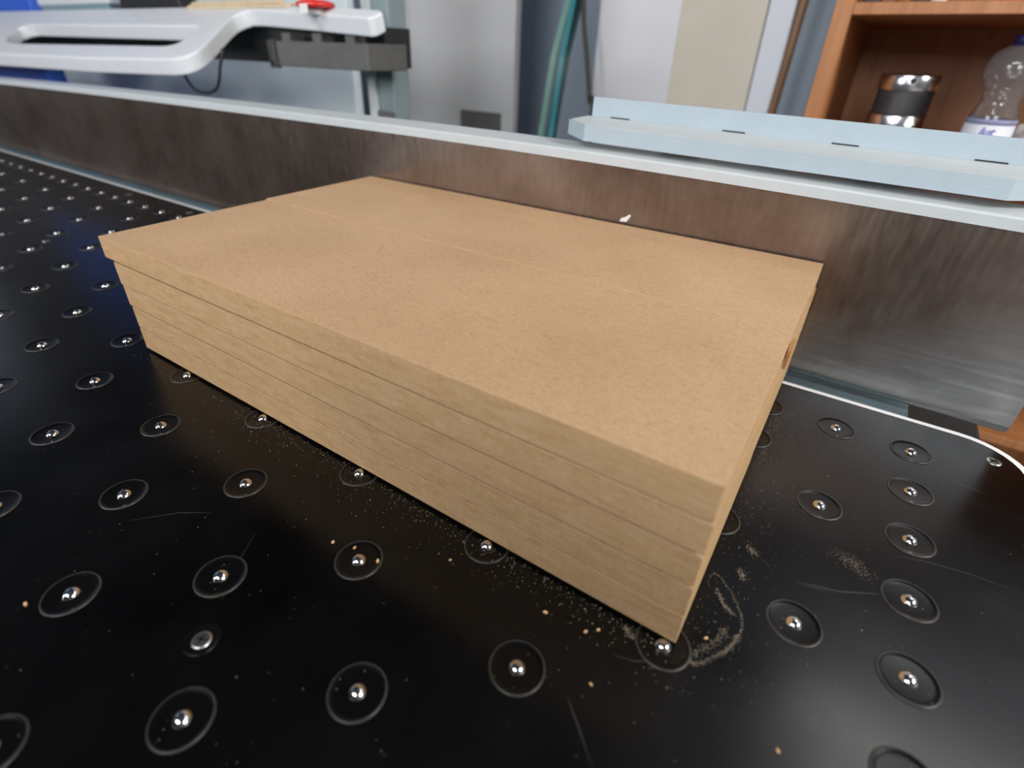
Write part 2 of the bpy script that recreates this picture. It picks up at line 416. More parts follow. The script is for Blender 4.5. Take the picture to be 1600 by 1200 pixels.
screw(-.179, -.121, .4, True); screw(.138, .256, .9, False); screw(-.865, .259, .2, False); screw(-1.054, .258, .7, False); screw(-.874, .070, .1, False)

# scratches and scuffs: hair-thin marks of raised grey on the black top
def scratch(pts, wd):
    b = nb(); L = []
    for i, p in enumerate(pts):
        p = Vector((*p, 0)); q = Vector((*pts[min(i + 1, len(pts) - 1)], 0)) - Vector((*pts[max(i - 1, 0)], 0))
        nrm = Vector((-q.y, q.x, 0)).normalized(); ww = wd * (0.3 if i in (0, len(pts) - 1) else 1)
        L.append([b.verts.new(p + nrm * ww + Vector((0, 0, .00002))), b.verts.new(p + Vector((0, 0, .0001))), b.verts.new(p - nrm * ww + Vector((0, 0, .00002)))])
    for A, B in zip(L, L[1:]):
        b.faces.new((A[0], B[0], B[1], A[1])); b.faces.new((A[1], B[1], B[2], A[2]))
    obj('scratch', b, M['scuff'], table)
scratch([(.0415, .0712), (.0505, .0748), (.0601, .0778), (.0690, .0830), (.0780, .0885)], .00022)
scratch([(.0425, .0702), (.0510, .0733), (.0600, .0762)], .00012)
scratch([(-.0309, -.0469), (-.0255, -.0515), (-.0202, -.0560), (-.0101, -.0652)], .00018)
scratch([(.0095, .2278), (.0300, .2262), (.0548, .2240), (.0819, .2225), (.1072, .2194)], .00025)
scratch([(.0095, .2268), (.0280, .2250), (.0434, .2235)], .00030)
scratch([(.110, .214), (.119, .2145), (.129, .213)], .00035)
scratch([(.082, .121), (.098, .127), (.118, .131), (.14, .132)], .00012)
scratch([(.0195, .0782), (.026, .0750), (.030, .0700)], .00012)
scratch([(.0260, .0260), (.0290, .0225), (.0300, .0190)], .00012)
scratch([(-.0221, -.0200), (-.012, -.0165), (.000, -.0080)], .00014)
scratch([(-.28, -.105), (-.262, -.085), (-.248, -.075)], .00010)
scratch([(-.19, -.105), (-.205, -.085), (-.214, -.07)], .00010)
scratch([(-.33, .0), (-.36, .03), (-.40, .05)], .00012)

# ------------------------------------------------------------------ the fibreboard stack
BH = 0.0193; BZ = 0.0027
names = ['bottom', 'second from bottom', 'middle', 'second from top', 'top']
front_left = [-.4705, -.4715, -.4725, -.4745, -.4845]
front_right = [.0002, .0003, .0002, .0004, .0]
back_left = [-.4745, -.475, -.476, -.477, -.4875]
back_right = [-.0002, .0, .0001, .0001, -.0008]
JY = .1525; BY = .2965
GAPS = [(.0002, .0002), (.0005, .0004), (.0016, .0011), (.0004, .0020), (.0020, .0004)]
FY = [(.0001, .0001), (.0004, .0003), (-.0002, .0002), (-.0003, -.0005), (-.0010, .0001)]     # small sideways shifts, left and right end   # open joint under each board, left and right end
def board(x0, x1, y0, y1, k, label, dz=0.0, joint=0.0, fy=(0, 0)):
    z0 = BZ + BH * k; gl, gr = GAPS[k]
    b = nb(); vs = box(b, x0, x1, y0, y1, z0, z0 + BH - .00008)
    for v in vs:
        if v.co.z < z0 + .001 and k: v.co.z += gl if v.co.x < (x0 + x1) / 2 else gr
        if v.co.y < y0 + .001: v.co.y += fy[0] if v.co.x < (x0 + x1) / 2 else fy[1]
        if dz and v.co.z > z0 + .01 and v.co.x < (x0 + x1) / 2: v.co.z += dz
        if joint and v.co.y < y0 + .001 and v.co.x < (x0 + x1) / 2: v.co.y += joint
    bev(b, .0003, 2)
    b.normal_update()
    for f in b.faces: f.material_index = 0 if abs(f.normal.z) > .8 else 1
    o = obj('fibreboard', b, [M['mdf_face'], M['mdf_edge']])
    return tag(o, label, 'board', 'fibreboards stacked on the saw table')
for k in range(5):
    lab = {4: 'tan fibreboard on top of the stack, nearest the camera, its left end jutting out', 3: 'tan fibreboard directly under the near top board, edges facing camera',
           2: 'tan fibreboard in the middle of the near row of the stack', 1: 'tan fibreboard just above the bottom board of the near row', 0: 'tan fibreboard at the bottom of the near row, resting on the balls'}[k]
    board(front_left[k], front_right[k], 0, JY - .0002, k, lab, fy=FY[k])
    lab = {4: 'tan fibreboard on top of the stack, on the far side towards the beam', 3: 'tan fibreboard directly under the far top board, behind the joint',
           2: 'tan fibreboard in the middle of the far row beside the beam', 1: 'tan fibreboard just above the bottom board of the far row', 0: 'tan fibreboard at the bottom of the far row, beside the beam'}[k]
    board(back_left[k], back_right[k], JY + .0001, BY, k, lab, .0004 if k == 4 else 0, .0004 if k == 4 else 0)

# ------------------------------------------------------------------ pressure beam
beam = thing('pressure_beam', 'long steel pressure beam with brown oxidised face and white cap behind the boards', 'beam', (0, 0, 0))
def beamz(o):
    me = o.data
    for v in me.vertices:
        d = v.co.x + .45
        v.co.z += (.0035 - (.027 if d > 0 else .006) * d * d) * max(0.0, min(1.0, v.co.z / .15))
    return o
b = nb()
pr = [(.300, .1475)]
for k in range(7):
    a = PI / 2 * k / 6; pr.append((.308 - .008 * math.cos(a), .0065 - .008 * math.sin(a)))
pr += [(.3115, -.0015), (.3115, .1475)]
b = nb(); xs = [-2.75 + (0.1485 + 2.75) * i / 30 for i in range(31)]
secs = [[b.verts.new((x, y, z)) for y, z in pr] for x in xs]
for A, B in zip(secs, secs[1:]):
    for i in range(len(pr)):
        f = b.faces.new((A[i], A[(i + 1) % len(pr)], B[(i + 1) % len(pr)], B[i])); f.smooth = 1 <= i <= 6
b.faces.new(secs[0]); b.faces.new(secs[-1][::-1])
beamz(obj('face_plate', b, M['beam_face'], beam))
b = nb(); prism(b, [(.2985, .1465), (.2985, .1538), (.3000, .1552), (.3470, .1552), (.3470, .1480), (.3440, .1480), (.3440, .1520), (.3020, .1520), (.3020, .1465)], 'x', 0, 1)
prof = [(v.co.y, v.co.z) for v in list(b.verts)[:10]]; b.free(); b = nb()
xs = [-2.75 + 3.05 * i / 30 for i in range(31)]
secs = [[b.verts.new((x, y, z)) for y, z in prof] for x in xs]
for A, B in zip(secs, secs[1:]):
    for i in range(10): b.faces.new((A[i], A[(i + 1) % 10], B[(i + 1) % 10], B[i]))
b.faces.new(secs[0]); b.faces.new(secs[-1][::-1])
o = obj('cap', b, M['paint_white'], beam)
beamz(o); o['label'] = 'bluish white painted cap with a front lip'
for i in range(3): boxobj('inner_web', (-2.7 + .95 * i, -1.8 + .95 * i, .313, .341, .02, .134), M['steel_dark'], beam)

bed = thing('saw_bed', 'blue-grey painted saw bed below the gap between table and beam', 'machine bed')
boxobj('bed_plate', (-2.40, .092, .2845, .58, -.030, -.010), M['machine_blue'], bed, .001)
boxobj('bed_body', (-2.40, .075, .30, .57, FZ, -.0305), M['machine_blue'], bed, .002)
boxobj('end_guard', (.0925, .165, .34, .57, -.30, -.06), M['dark'], bed, .003)
for xx in (-2.3, -1.2, -.3): boxobj('guide_post', (xx, xx + .05, .352, .40, -.0095, .145), M['steel_dark'], bed, .003)

# ------------------------------------------------------------------ bracket on the beam
br = thing('angle_bracket', 'light blue sheet-metal bracket with slotted upright flange sitting on the white beam cap', 'bracket', (0, 0, .1722), rot=(0, .02, 0))
pl = [(-.2212, .3172), (.0872, .3172), (.1225, .3485), (.1225, .3853), (-.2525, .3853), (-.2525, .3475)]
b = nb(); prism(b, pl, 'z', -.0025, .0)
obj('shelf_plate', b, M['paint_white'], br)
# lip bent down along the front and the two cut corners
b = nb()
path = [(-.254, .345), (-.222, .315), (.088, .315), (.124, .346)]
inner = [(-.2525, .3475), (-.2212, .3172), (.0872, .3172), (.1225, .3485)]
for z0, z1 in ((-.0135, .0),):
    A = [[b.verts.new((p[0], p[1], z)) for p in path] for z in (z0, z1)]; B = [[b.verts.new((p[0], p[1], z)) for p in inner] for z in (z0, z1 - .0025)]
    for i in range(3):
        for P, Q in ((A[0], A[1]), (A[1], B[1]), (B[1], B[0]), (B[0], A[0])):
            b.faces.new((P[i], P[i + 1], Q[i + 1], Q[i]))
    b.faces.new((A[0][0], A[1][0], B[1][0], B[0][0])); b.faces.new((A[0][3], A[1][3], B[1][3], B[0][3]))
obj('front_lip', b, M['paint_blue'], br)
b = nb(); box(b, -.249, .30, .3855, .388, -.0025, .0178); obj('upright_flange', b, M['paint_blue'], br)
for sx in (-.228, -.117, -.027, .070):
    b = nb(); vs = box(b, sx, sx + .020, .3848, .3862, .0001, .0011)
    obj('slot', b, M['dark'], br)
for sx in (-.16, .0): boxobj('spacer', (sx, sx + .03, .348, .372, -.0155, -.0026), M['steel_dark'], br, .001)
# ------------------------------------------------------------------ operator console
P0 = Vector((-1.405, .42, .196)); TH = math.radians(25)
con = thing('control_console', 'pale grey tilted operator console with a curved slotted hand rail', 'console', P0, rot=(TH, 0, 0))
out = [(-2.9, -.030), (-2.154, -.018), (-1.893, -.010), (-1.462, -.001), (-1.25, .009), (-1.172, .013), (-1.135, .017), (-1.108, .027), (-1.097, .048), (-1.105, .077), (-1.123, .110), (-1.142, .145), (-1.157, .176), (-1.162, .196), (-1.150, .214), (-1.120, .220), (-.924, .201), (-.770, .183), (-.760, .187), (-.754, .203), (-.765, .212), (-.924, .232), (-1.12, .240), (-2.2, .240), (-2.9, .240)]
slot = [(-1.907, .045), (-1.507, .056), (-1.25, .063), (-1.222, .066), (-1.204, .074), (-1.200, .087), (-1.206, .111), (-1.217, .138), (-1.227, .147), (-1.235, .150), (-1.52, .150), (-2.05, .150), (-2.085, .142), (-2.100, .126), (-2.06, .080), (-2.0, .050)]
def smooth_open(pts, n=4):
    e = [tuple(2 * a - b for a, b in zip(pts[0], pts[1]))] + list(pts) + [tuple(2 * a - b for a, b in zip(pts[-1], pts[-2]))]
    out = []
    for i in range(1, len(e) - 2):
        p0, p1, p2, p3 = (Vector(e[i + k]) for k in (-1, 0, 1, 2))
        for k in range(n):
            t = k / n
            out.append(tuple(0.5 * ((2 * p1) + (-p0 + p2) * t + (2 * p0 - 5 * p1 + 4 * p2 - p3) * t * t + (-p0 + 3 * p1 - 3 * p2 + p3) * t ** 3)))
    return out + [tuple(pts[-1])]
def dens(l): return [(x + 1.405, s) for x, s in l]
out = out[:4] + smooth_open(out[4:17]) + out[17:]
slot = slot[:2] + smooth_open(slot[2:10]) + slot[10:]
b = flat_plate([dens(out), dens(slot)], .029, .004)
for v in b.verts: v.co.y += v.co.z * math.tan(TH) * .5       # its edges stand nearly upright
o = obj('console_top', b, M['tray'], con)
for p in o.data.polygons: p.use_smooth = False
# channel under the console with a triangular gusset
def wpt(p, par):                       # world -> console local
    return Matrix.Rotation(-TH, 4, 'X') @ (Vector(p) - P0)
def local_box(bm, x0, x1, y0, y1, z0, z1):
    vs = box(bm, x0, x1, y0, y1, z0, z1)
    for v in vs: v.co = wpt(v.co, con)
b = nb(); local_box(b, -1.047, -.792, .60, .70, .193, .236); bev(b, .002, 2); o = obj('channel', b, M['steel_dark'], con); o['label'] = 'dark grey steel channel under the console'
b = nb()
A = [wpt((-1.052, .598, z), con) for z in (.240, .189)] + [wpt((-1.118, .63, .187), con), wpt((-1.075, .60, .236), con)]
fs = [b.verts.new(p) for p in A]; bb2 = [b.verts.new(p + wpt((0, .012, 0), con) - wpt((0, 0, 0), con)) for p in A]
b.faces.new(fs); b.faces.new(bb2[::-1])
for i in range(4): b.faces.new((fs[i], fs[(i + 1) % 4], bb2[(i + 1) % 4], bb2[i]))
g = obj('gusset', b, M['steel_dark'], con)
b = nb()
for k in range(1):
    rings = lathe(b, [(0, 0), (.0042, 0), (.0042, .002)], 18)
bmesh.ops.rotate(b, verts=b.verts[:], cent=(0, 0, 0), matrix=Matrix.Rotation(PI / 2, 3, 'X'))
bmesh.ops.translate(b, verts=b.verts[:], vec=(-1.066, .599, .1975))
for v in b.verts: v.co = wpt(v.co, con)
obj('bolt_hole', b, M['dark'], g)
b = nb(); local_box(b, -2.98, -.80, .652, .72, .196, .2618); obj('drive_housing', b, M['black_rubber'], con)  # black box standing in for the darkness seen through the slot
for cx in (-1.02, -.93, -.84):
    b = nb(); local_box(b, cx - .012, cx + .012, .606, .63, .236, .250); obj('mounting_tab', b, M['steel_dark'], con)
b = nb(); tube(b, [wpt(p, con) for p in smooth_loop([(-1.245, .50, .215), (-1.230, .50, .178), (-1.208, .50, .151), (-1.180, .50, .1425), (-1.145, .50, .1435), (-1.113, .50, .157), (-1.092, .50, .190), (-1.090, .505, .225)], 5)[:-5]], .0028, 8)
o = obj('cable', b, M['black_rubber'], con); o['label'] = 'thin dark cable hanging in a loop'

# emergency stop and the things lying along the back of the console
def top_z(y): return .196 + (y - .42) * math.tan(TH)
es = thing('emergency_stop', 'red mushroom emergency stop button with white base on the console edge', 'button', (-.921, .606, top_z(.606) - .0045))
b = nb(); lathe(b, [(0, 0), (.016, 0), (.016, .009), (.013, .0095), (.013, .0098), (0, .0098)], 24); obj('base', b, M['white_plastic'], es)
b = nb(); lathe(b, [(0, .0099), (.024, .0099), (.033, .0115), (.035, .015), (.033, .019), (.022, .0225), (0, .0235)], 28); obj('mushroom_head', b, M['red'], es)
boxobj('tag', (.002, .022, -.0385, -.0360, .0, .015), M['white_plastic'], es, .0008)
rz = (TH, 0, 0)
def lying(name, label, cat, x0, x1, y, h, d, m, group=None, r=.001, dz=0.0):
    t = boxobj(name, (x0, x1, 0, d, 0, h), m, None, r); t.location = (0, y, top_z(y) + dz + .0004); t.rotation_euler = rz
    return tag(t, label, cat, group)
lying('ruler', 'long pale wooden ruler lying under a shorter one on the console', 'ruler', -1.375, -1.022, .6235, .0055, .012, M['pale_wood'])
lying('ruler', 'shorter pale wooden ruler lying on top of another ruler on the console', 'ruler', -1.355, -1.045, .624, .005, .011, M['pale_wood'], dz=.0064)
b = nb(); box(b, -.07, .07, -.004, .004, -.004, .004); bev(b, .001, 1)
t = tag(obj('wooden_stick', b, M['pale_wood']), 'pale wooden stick leaning on the rulers beside the red button', 'stick'); t.location = (-.985, .6425, .3055); t.rotation_euler = (0.0, -.24, PI / 2 * 0)
tool = thing('power_tool', 'black hand tool lying behind the hand rail on the console', 'tool', (-1.62, .660, .2645))
b = nb(); prism(b, [(-.14, .0), (.15, .0), (.17, .02), (.13, .08), (-.02, .10), (-.13, .085)], 'y', .0, .05); bev(b, .006, 2); obj('body', b, M['black_rubber'], tool)
b = nb(); lathe(b, [(0, 0), (.014, 0), (.014, .003), (.009, .005), (0, .005)], 20); bmesh.ops.rotate(b, verts=b.verts[:], cent=(0, 0, 0), matrix=Matrix.Rotation(PI / 2, 3, 'X'))
bmesh.ops.translate(b, verts=b.verts[:], vec=(-.03, 0, .02)); obj('knob', b, M['steel_dark'], tool)
bx = thing('parts_box', 'white and dark blue-grey flat box lying on the console left of the black tool', 'box', (-2.02, .660, .2645))
b = nb(); box(b, -.22, .20, 0, .055, 0, .045); bev(b, .002, 1); obj('tray', b, M['machine_blue'], bx)
b = nb(); box(b, -.23, .21, -.002, .057, .0452, .085); bev(b, .004, 2); obj('lid', b, M['board_cool'], bx)
cc = thing('switch_cabinet', 'bright blue switch cabinet standing behind the left end of the console', 'cabinet', (0, 0, 0))
boxobj('body', (-2.95, -2.435, .70, .95, .262, .80), M['blue'], cc, .008); boxobj('door', (-2.93, -2.455, .6945, .6995, .28, .78), M['blue'], cc, .002)
# ------------------------------------------------------------------ machine column and panels behind
col = thing('machine_column', 'teal-grey upright machine column carrying the console', 'column', (0, 0, 0))
boxobj('column_body', (-.922, -.858, .725, .775, FZ, .9), M['paint_teal'], col, .003)
boxobj('guide_strip', (-.921, -.900, .7145, .7247, FZ, .9), M['paint_white'], col, .002)
for zz in (.07, .105): boxobj('clamp', (-.905, -.858, .716, .7245, zz - .012, zz + .010), M['steel_dark'], col, .002)
pan = thing('machine_panel', 'large pale blue-grey machine panel below the console', 'machine panel', (0, 0, 0))
boxobj('panel_sheet', (-3.46, -1.385, 1.10, 1.13, FZ, .62), M['panel'], pan, .004)
boxobj('panel_post', (-3.44, -3.38, 1.1305, 1.18, FZ, .60), M['steel_dark'], pan, .004)
bp = tag(boxobj('blue_cupboard', (-4.4, -2.185, .59, .645, FZ, .165), M['blue'], None, .008), 'bright blue low cupboard at the far left below the hand rail', 'cupboard')

# ------------------------------------------------------------------ sheets leaning along the back
def sheet(name, label, cat, x0, x1, y, th, z1, m, lean=0.0, group=None, r=.002):
    o = boxobj(name, (x0, x1, 0, th, 0, z1 - FZ), m, None, r); o.location = (0, y, FZ + .001); o.rotation_euler = (lean, 0, 0)
    return tag(o, label, cat, group)
G = 'sheet boards stored upright behind the saw'
gb = sheet('storage_board', 'wide grey board standing behind the beam, beside the machine column', 'board', -1.495, -.937, 1.30, .03, 1.25, M['board_grey'], 0, G)
boxobj('vent_plate', (-1.130, -.977, 1.2965, 1.2998, -.05, .0655), M['steel_dark'], None, .001)
vp = C.objects['vent_plate']; tag(vp, 'small dark grey square plate low on the wide grey board', 'plate')
sheet('storage_board', 'off-white board standing right of the dark cord', 'board', -.662, -.457, 1.25, .018, 1.15, M['board_white'], 0, G)
sheet('storage_board', 'beige board standing between two white boards', 'board', -.452, -.272, 1.22, .018, 1.10, M['board_beige'], 0, G)
sheet('storage_board', 'narrow cool white board standing left of the brown stick', 'board', -.262, -.213, 1.18, .10, 1.12, M['board_cool'], 0, G)
sheet('storage_board', 'slate blue board standing between the brown stick and the wooden cabinet', 'board', -.215, -.125, 1.20, .02, 1.15, M['board_slate'], 0, G)
b = nb(); tube(b, [(-.2055, 1.150, FZ + .012), (-.2035, 1.150, .13), (-.1965, 1.150, .326), (-.180, 1.150, .75)], .0085, 14)
tag(obj('broom_stick', b, M['stick_wood']), 'brown round wooden stick standing between white and slate boards', 'stick')
def strip(pts, wd, th, m, label, name='plastic_strip'):
    b = nb(); L = []
    for p in pts: L.append([b.verts.new((p[0] + dx, p[1] + dy, p[2])) for dx, dy in ((-wd / 2, 0), (wd / 2, 0), (wd / 2, th), (-wd / 2, th))])
    for A, B in zip(L, L[1:]):
        for i in range(4): b.faces.new((A[i], A[(i + 1) % 4], B[(i + 1) % 4], B[i]))
    b.faces.new(L[0][::-1]); b.faces.new(L[-1])
    return tag(obj(name, b, m), label, 'strip', 'green plastic strips leaning by the wall')
strip([(-.80, 1.22, FZ + .003), (-.802, 1.24, .03), (-.793, 1.27, .22), (-.778, 1.30, .345), (-.748, 1.36, .55)], .017, .006, M['green_strip'], 'sea green plastic strip, left one of the leaning pair')
strip([(-.762, 1.10, FZ + .003), (-.765, 1.23, .03), (-.762, 1.26, .22), (-.758, 1.29, .345), (-.722, 1.33, .55)], .015, .006, M['teal_strip'], 'teal blue plastic strip, right one of the leaning pair')
strip([(-.785, 1.255, FZ + .003), (-.785, 1.27, .03), (-.777, 1.30, .22), (-.770, 1.34, .345), (-.755, 1.41, .55)], .03, .004, mat('dark_sea_green_plastic', (.045, .10, .095, 1), .4), 'dark green plastic strip behind the two brighter leaning strips')
G2 = 'grey pipes standing by the wall'
for px, rr, m, lab in ((-.735, .020, M['wall_dim'], 'warm grey pipe standing right of the teal strips'), (-.690, .026, M['board_slate'], 'slate grey pipe standing beside the dark cord')):
    b = nb(); tube(b, [(px, 1.47, FZ + .001), (px, 1.47, 1.2)], rr, 20)
    tag(obj('grey_pipe', b, m), lab, 'pipe')
b = nb(); tube(b, smooth_loop([(-.60, 1.20, FZ + .01), (-.630, 1.20, .05), (-.640, 1.20, .12), (-.660, 1.20, .22), (-.682, 1.20, .337), (-.69, 1.20, .6), (-.69, 1.2, 1.0)], 4)[:-8], .0055, 10)
tag(obj('hanging_cord', b, mat('dark_brown_cord', (.045, .038, .030, 1), .6)), 'dark cord hanging left of the off-white board', 'cord')

# ------------------------------------------------------------------ wooden cabinet and its contents
CX0, CX1, CY0, CY1 = -.119, .62, .95, 1.43
cab = thing('wooden_cabinet', 'orange-brown open wooden cabinet behind the bracket', 'cabinet', (0, 0, 0))
boxobj('side_panel', (CX0, CX0 + .0255, CY0, CY1, FZ, .85), M['cab_wood'], cab, .001)
boxobj('side_panel', (CX1 - .0255, CX1, CY0, CY1, FZ, .85), M['cab_wood'], cab, .001)
boxobj('back_panel', (CX0, CX1, CY1 + .0003, CY1 + .008, FZ, .85), M['cab_wood'], cab)
for z0, z1 in ((.2925, .3085), (.085, .101), (-.35, -.334), (-.75, -.73), (.834, .85)):
    b = nb(); box(b, CX0 + .0258, CX1 - .0258, CY0 + (.0005), CY1, z0, z1); bev(b, .001, 1)
    # grain runs along the shelf
    o = obj('shelf', b, M['cab_shelf'] if 'cab_shelf' in M else M['cab_wood'], cab)
SH = .1013
hub = thing('spindle_hub', 'turned aluminium and dark steel spindle hub standing in the cabinet', 'hub', (.0125, 1.035, SH))
b = nb(); lathe(b, [(0, 0), (.046, 0), (.0465, .002), (.0465, .030), (.045, .033), (.043, .034), (.043, .052), (.0415, .055), (0, .055)], 40); obj('base_flange', b, M['chrome'], hub)
b = nb(); pf = [(0, .0552), (.040, .0552)]
for k in range(9): pf += [(.0405, .056 + k * .0037), (.0395, .0575 + k * .0037)]
pf += [(.0400, .0895), (0, .0895)]
lathe(b, pf, 40); obj('dark_band', b, M['band'], hub)
b = nb(); lathe(b, [(0, .0897), (.041, .0897), (.042, .0915), (.042, .111), (.0405, .113), (.030, .1135), (.029, .108), (0, .108)], 40); obj('top_ring', b, M['chrome'], hub)
def hole(a, r, z, s):
    b = nb(); lathe(b, [(0, 0), (s, 0), (s * .9, .0008), (0, .0008)], 16)
    bmesh.ops.rotate(b, verts=b.verts[:], cent=(0, 0, 0), matrix=Matrix.Rotation(PI / 2, 3, 'X'))
    bmesh.ops.translate(b, verts=b.verts[:], vec=(0, -r, z))
    bmesh.ops.rotate(b, verts=b.verts[:], cent=(0, 0, 0), matrix=Matrix.Rotation(a, 3, 'Z'))
    obj('hole', b, M['dark'], hub)
hole(.12, .0421, .105, .0045); hole(.50, .0466, .030, .0048); hole(-.75, .0466, .030, .0048)

bot = thing('water_bottle', 'clear plastic water bottle with navy cap and handwritten label in the cabinet', 'bottle', (.134, .985, SH))
b = nb()
pf = [(0, .0005), (.026, .0005), (.030, .004), (.0305, .012), (.030, .060), (.0285, .068), (.0245, .078), (.0235, .085), (.0250, .092), (.0265, .095), (.0262, .098), (.031, .106), (.0355, .116), (.0368, .126), (.0350, .136), (.029, .146), (.020, .153), (.0128, .156), (.0125, .163)]
inn = [(max(0, r - .0008), z + (.0008 if i < 2 else 0)) for i, (r, z) in enumerate(pf)]
lathe(b, pf + inn[::-1], 36); obj('body', b, M['pet'], bot)
b = nb(); lathe(b, [(0, .1680), (.0135, .1680), (.0148, .1665), (.0150, .1555), (.0135, .1545), (.0131, .1545), (.0131, .166), (0, .166)], 32); obj('cap', b, M['cap_blue'], bot)
b = nb(); lathe(b, [(.0310, .004), (.0313, .004), (.0313, .053), (.0310, .053)], 36); lb = obj('label', b, M['label'], bot); lb['label'] = 'white paper label'
b = nb(); lathe(b, [(.0310, .0531), (.0312, .0531), (.0312, .0605), (.0308, .0605)], 36); obj('label_band', b, M['label_band'], lb)
cu = bpy.data.curves.new('t', 'FONT'); cu.body = 'Jut'; cu.size = .0165; cu.shear = .3; cu.align_x = 'CENTER'; cu.extrude = .0001; cu.offset = .0003
to = bpy.data.objects.new('t', cu); C.objects.link(to); dg = bpy.context.evaluated_depsgraph_get(); dg.update()
me = bpy.data.meshes.new_from_object(to.evaluated_get(dg)); bpy.data.objects.remove(to)
rr = .0315
for v in me.vertices:
    a = v.co.x / rr - .12; z = v.co.y + .0385; d = rr + v.co.z
    v.co = (d * math.sin(a), -d * math.cos(a), z)
wr = bpy.data.objects.new('handwriting', me); C.objects.link(wr); me.materials.clear(); me.materials.append(M['ink']); wr.parent = lb
b = nb(); bmesh.ops.create_icosphere(b, subdivisions=4, radius=1)
from mathutils import noise as mn
for v in b.verts:
    p = v.co.copy(); k = 1 + .28 * mn.noise(p * 2.3) + .12 * mn.noise(p * 6)
    v.co = Vector((p.x * .055 * k, p.y * .04 * k, max(-.031, p.z * .034 * k)))
tag(obj('plastic_bag', b, M['bag'], None, False, loc=(.226, 1.02, SH + .0315)), 'pale crumpled plastic bag on the shelf beside the bottle', 'bag')
# small things on the upper shelf, only their feet in the picture
ST = .3087
def smallbox(name, label, cat, x0, x1, y, d, h, m, r=.002):
    t = boxobj(name, (x0, x1, y, y + d, ST, ST + h), m, None, r); return tag(t, label, cat)
def socket(x, y, r, h, m, label):
    b = nb(); lathe(b, [(0, 0), (r, 0), (r, h * .6), (r * .8, h * .7), (r * .8, h), (0, h)], 20)
    return tag(obj('pipe_fitting', b, m, None, loc=(x, y, ST)), label, 'fitting')
smallbox('black_block', 'small black block on the upper shelf at its left end', 'block', -.088, -.062, .985, .03, .03, M['black_rubber'])
socket(-.032, .985, .011, .03, M['chrome'], 'shiny metal fitting on the upper shelf left of the grey one')
socket(-.008, .99, .012, .03, M['steel_dark'], 'dark grey fitting on the upper shelf between shiny and white ones')
socket(.012, .975, .010, .012, M['white_plastic'], 'small white plastic fitting lying on the upper shelf front')
t = thing('red_tool_case', 'red and black tool case at the right end of the upper shelf', 'case', (.085, .975, ST))
boxobj('body', (0, .055, 0, .08, 0.0, .05), M['red'], t, .004); boxobj('end_cap', (.0555, .09, -.001, .081, 0.0, .052), M['black_rubber'], t, .004)

# ------------------------------------------------------------------ chips, scrap, dust
def chip(x, y, z, s, m, name, label, cat, group=None):
    b = nb(); pts = [(s * U(.6, 1.1) * math.cos(a), s * .6 * U(.6, 1.1) * math.sin(a)) for a in [k * PI / 3 + U(-.2, .2) for k in range(6)]]
    prism(b, pts, 'z', 0, s * .5)
    for v in b.verts: v.co.z += U(0, .15) * s if v.co.z > 0 else 0
    o = tag(obj(name, b, m, None, loc=(x, y, z)), label, cat, group); o.rotation_euler.z = U(0, 6); return o
CHIPS = [(.0111, .0126, 'orange-tan wood chip inside the dusty arc right of the near corner'), (-.0321, -.0126, 'right one of two wood chips left of the corner ball'), (-.0367, -.0169, 'left one of two wood chips left of the corner ball'),
         (-.0241, -.0374, 'orange wood chip on black table in front of the corner ball'), (-.0572, -.0192, 'lone wood chip below the middle of the right half of the stack'), (-.114, -.0216, 'wood chip on the table left of the half-hidden ball under the front edge'),
         (-.174, -.0494, 'wood chip lying left of the ring that has a chip on it'), (-.1614, -.0453, 'wood chip lying on the far side of a ball ring'), (.0478, -.0187, 'wood chip at the bottom edge of the picture, right of centre'),
         (-.2642, -.1587, 'wood chip at the far left near the leftmost large ring'), (-.1449, -.0444, 'wood chip just right of the ring that has a chip on it')]
for x, y, lab in CHIPS:
    chip(x, y, .0002, U(.0010, .0015), M['chip'], 'wood_chip', lab, 'wood chip', 'wood chips on the table')
b = nb(); fl = [(-.0055, 0), (.001, .0005), (.0045, .0065), (.003, .0075), (-.001, .0045), (-.0045, .003)]
prism(b, fl, 'y', .2994, .2999)
o = tag(obj('paper_scrap', b, M['paper'], None), 'small white scrap stuck on the brown beam face above the boards', 'scrap'); o.location = (-.1647, 0, .101)
b = nb(); prism(b, [(.131, .0862), (.150, .0862), (.1505, .0970), (.1310, .0978)], 'x', .0006, .0020)  # thin brown patch on the right end of the near top board
END_PATCH = b
patch_board = [o for o in C.objects if o.name.startswith('fibreboard') and 'jutting' in o.get('label', '')][0]
o = obj('scorch_mark', b, M['burn'], patch_board); o['label'] = 'brown scorch mark on the right end of the top board'

dust = nb()
def speck(x, y, s, z=.0001):
    a = U(0, PI); c, sn = math.cos(a) * s, math.sin(a) * s; e = U(.45, .9)
    p = [dust.verts.new((x + c, y + sn, z)), dust.verts.new((x - sn * e, y + c * e, z)), dust.verts.new((x - c, y - sn, z)), dust.verts.new((x + sn * e, y - c * e, z)), dust.verts.new((x + U(-.3, .3) * s, y + U(-.3, .3) * s, z + s * .7))]
    for i in range(4): dust.faces.new((p[i], p[(i + 1) % 4], p[4]))
def under(x, y): return -.472 < x < .002 and -.0005 < y < .297
def ok(x, y): return x < .15 and y < .27 and not under(x, y)
for _ in range(850):                                   # along the front of the stack
    x = U(-.33, .0) if R() < .8 else U(-.47, 0); y = -.0006 - random.expovariate(1 / .008)
    if ok(x, y): speck(x, y, U(.00012, .00034) * (1.7 if R() < .06 else 1))
for _ in range(480):                                   # right of the stack
    x = .002 + random.expovariate(1 / .014); y = U(-.02, .24)
    if ok(x, y): speck(x, y, U(.0001, .0003) * (1.5 if R() < .06 else 1))
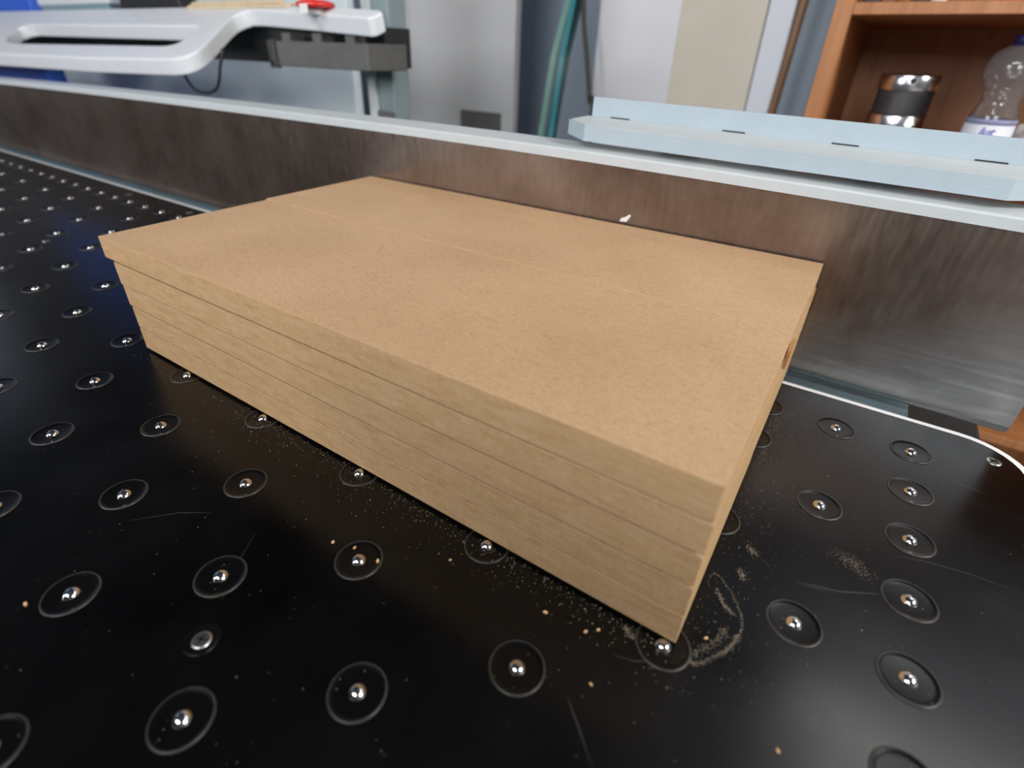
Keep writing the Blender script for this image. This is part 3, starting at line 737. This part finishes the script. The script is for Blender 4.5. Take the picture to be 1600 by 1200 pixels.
for _ in range(750):                                    # thin scatter everywhere near
    x = U(-.6, .15); y = U(-.2, .26)
    if ok(x, y): speck(x, y, U(.0001, .00026) * (1.5 if R() < .04 else 1))
def arc(pts, n, sp, s0, s1):
    P = smooth_loop(pts, 12)[:-24] if len(pts) > 3 else pts
    for _ in range(n):
        i = random.randrange(len(P) - 1); t = R(); x = P[i][0] * (1 - t) + P[i + 1][0] * t + random.gauss(0, sp); y = P[i][1] * (1 - t) + P[i + 1][1] * t + random.gauss(0, sp)
        if ok(x, y): speck(x, y, U(s0, s1))
def line(pts, n, sp, s0=.00010, s1=.00026):
    for _ in range(n):
        i = random.randrange(len(pts) - 1); t = R()
        x = pts[i][0] * (1 - t) + pts[i + 1][0] * t + random.gauss(0, sp); y = pts[i][1] * (1 - t) + pts[i + 1][1] * t + random.gauss(0, sp)
        if ok(x, y): speck(x, y, U(s0, s1))
def curve(pts, n=8):
    return smooth_loop(pts, n)[:(len(pts) - 1) * n + 1]
ARC = curve([(.0034, .0483), (.0116, .0479), (.0190, .0396), (.0235, .0303), (.0229, .0201), (.0185, .0088), (.0077, -.0009)])
line(ARC, 500, .0004, .00008, .0002); line(ARC[30:], 380, .0009, .00008, .0002)
line(curve([(.0172, .0219), (.0147, .0124), (.0087, .0027)]), 220, .0011)
line([(.0080, .0431), (.0132, .0356), (.0184, .0329)], 220, .0006)
line([(.0577, .1035), (.0655, .1028), (.0709, .0977)], 420, .0028, .0001, .0002)
line([(.0147, .0621), (.0184, .0574)], 120, .0012); line([(.0156, .0807), (.0195, .0782)], 120, .0012)
line([(.0035, .2300), (.0062, .1626)], 200, .0035); line([(-.0221, -.0043), (-.0184, -.0069), (-.0134, -.0053)], 120, .0008)
for x, y in units:                                      # grains caught on the rings
    if -.5 < x < .15 and y < .1:
        for _ in range(4):
            a = U(0, 2 * PI); r = U(.005, .012)
            X, Y = x + r * math.cos(a), y + r * math.sin(a)
            if ok(X, Y): speck(X, Y, U(.00012, .0003), .0006)
d = obj('sawdust', dust, M['dust']); d['kind'] = 'stuff'; tag(d, 'pale sawdust strewn over the black table around the boards', 'sawdust')

# unseen bag-shaped blocker, added behind the viewpoint to shade the stack's front
bag = thing('camera_bag', 'black fabric camera bag standing on the table behind the viewpoint', 'bag', (-.05, -.52, .0052))
b = nb(); box(b, -.42, .42, -.09, .09, 0, .27); bev(b, .03, 3); obj('body', b, M['black_rubber'], bag)
b = nb(); box(b, -.425, .425, -.095, .095, .235, .262); bev(b, .02, 2); obj('lid', b, M['black_rubber'], bag)
b = nb(); tube(b, smooth_loop([(-.12, 0, .262), (-.10, 0, .30), (0, 0, .315), (.10, 0, .30), (.12, 0, .262)], 5)[:-5], .009, 10); obj('handle', b, M['steel_dark'], bag)
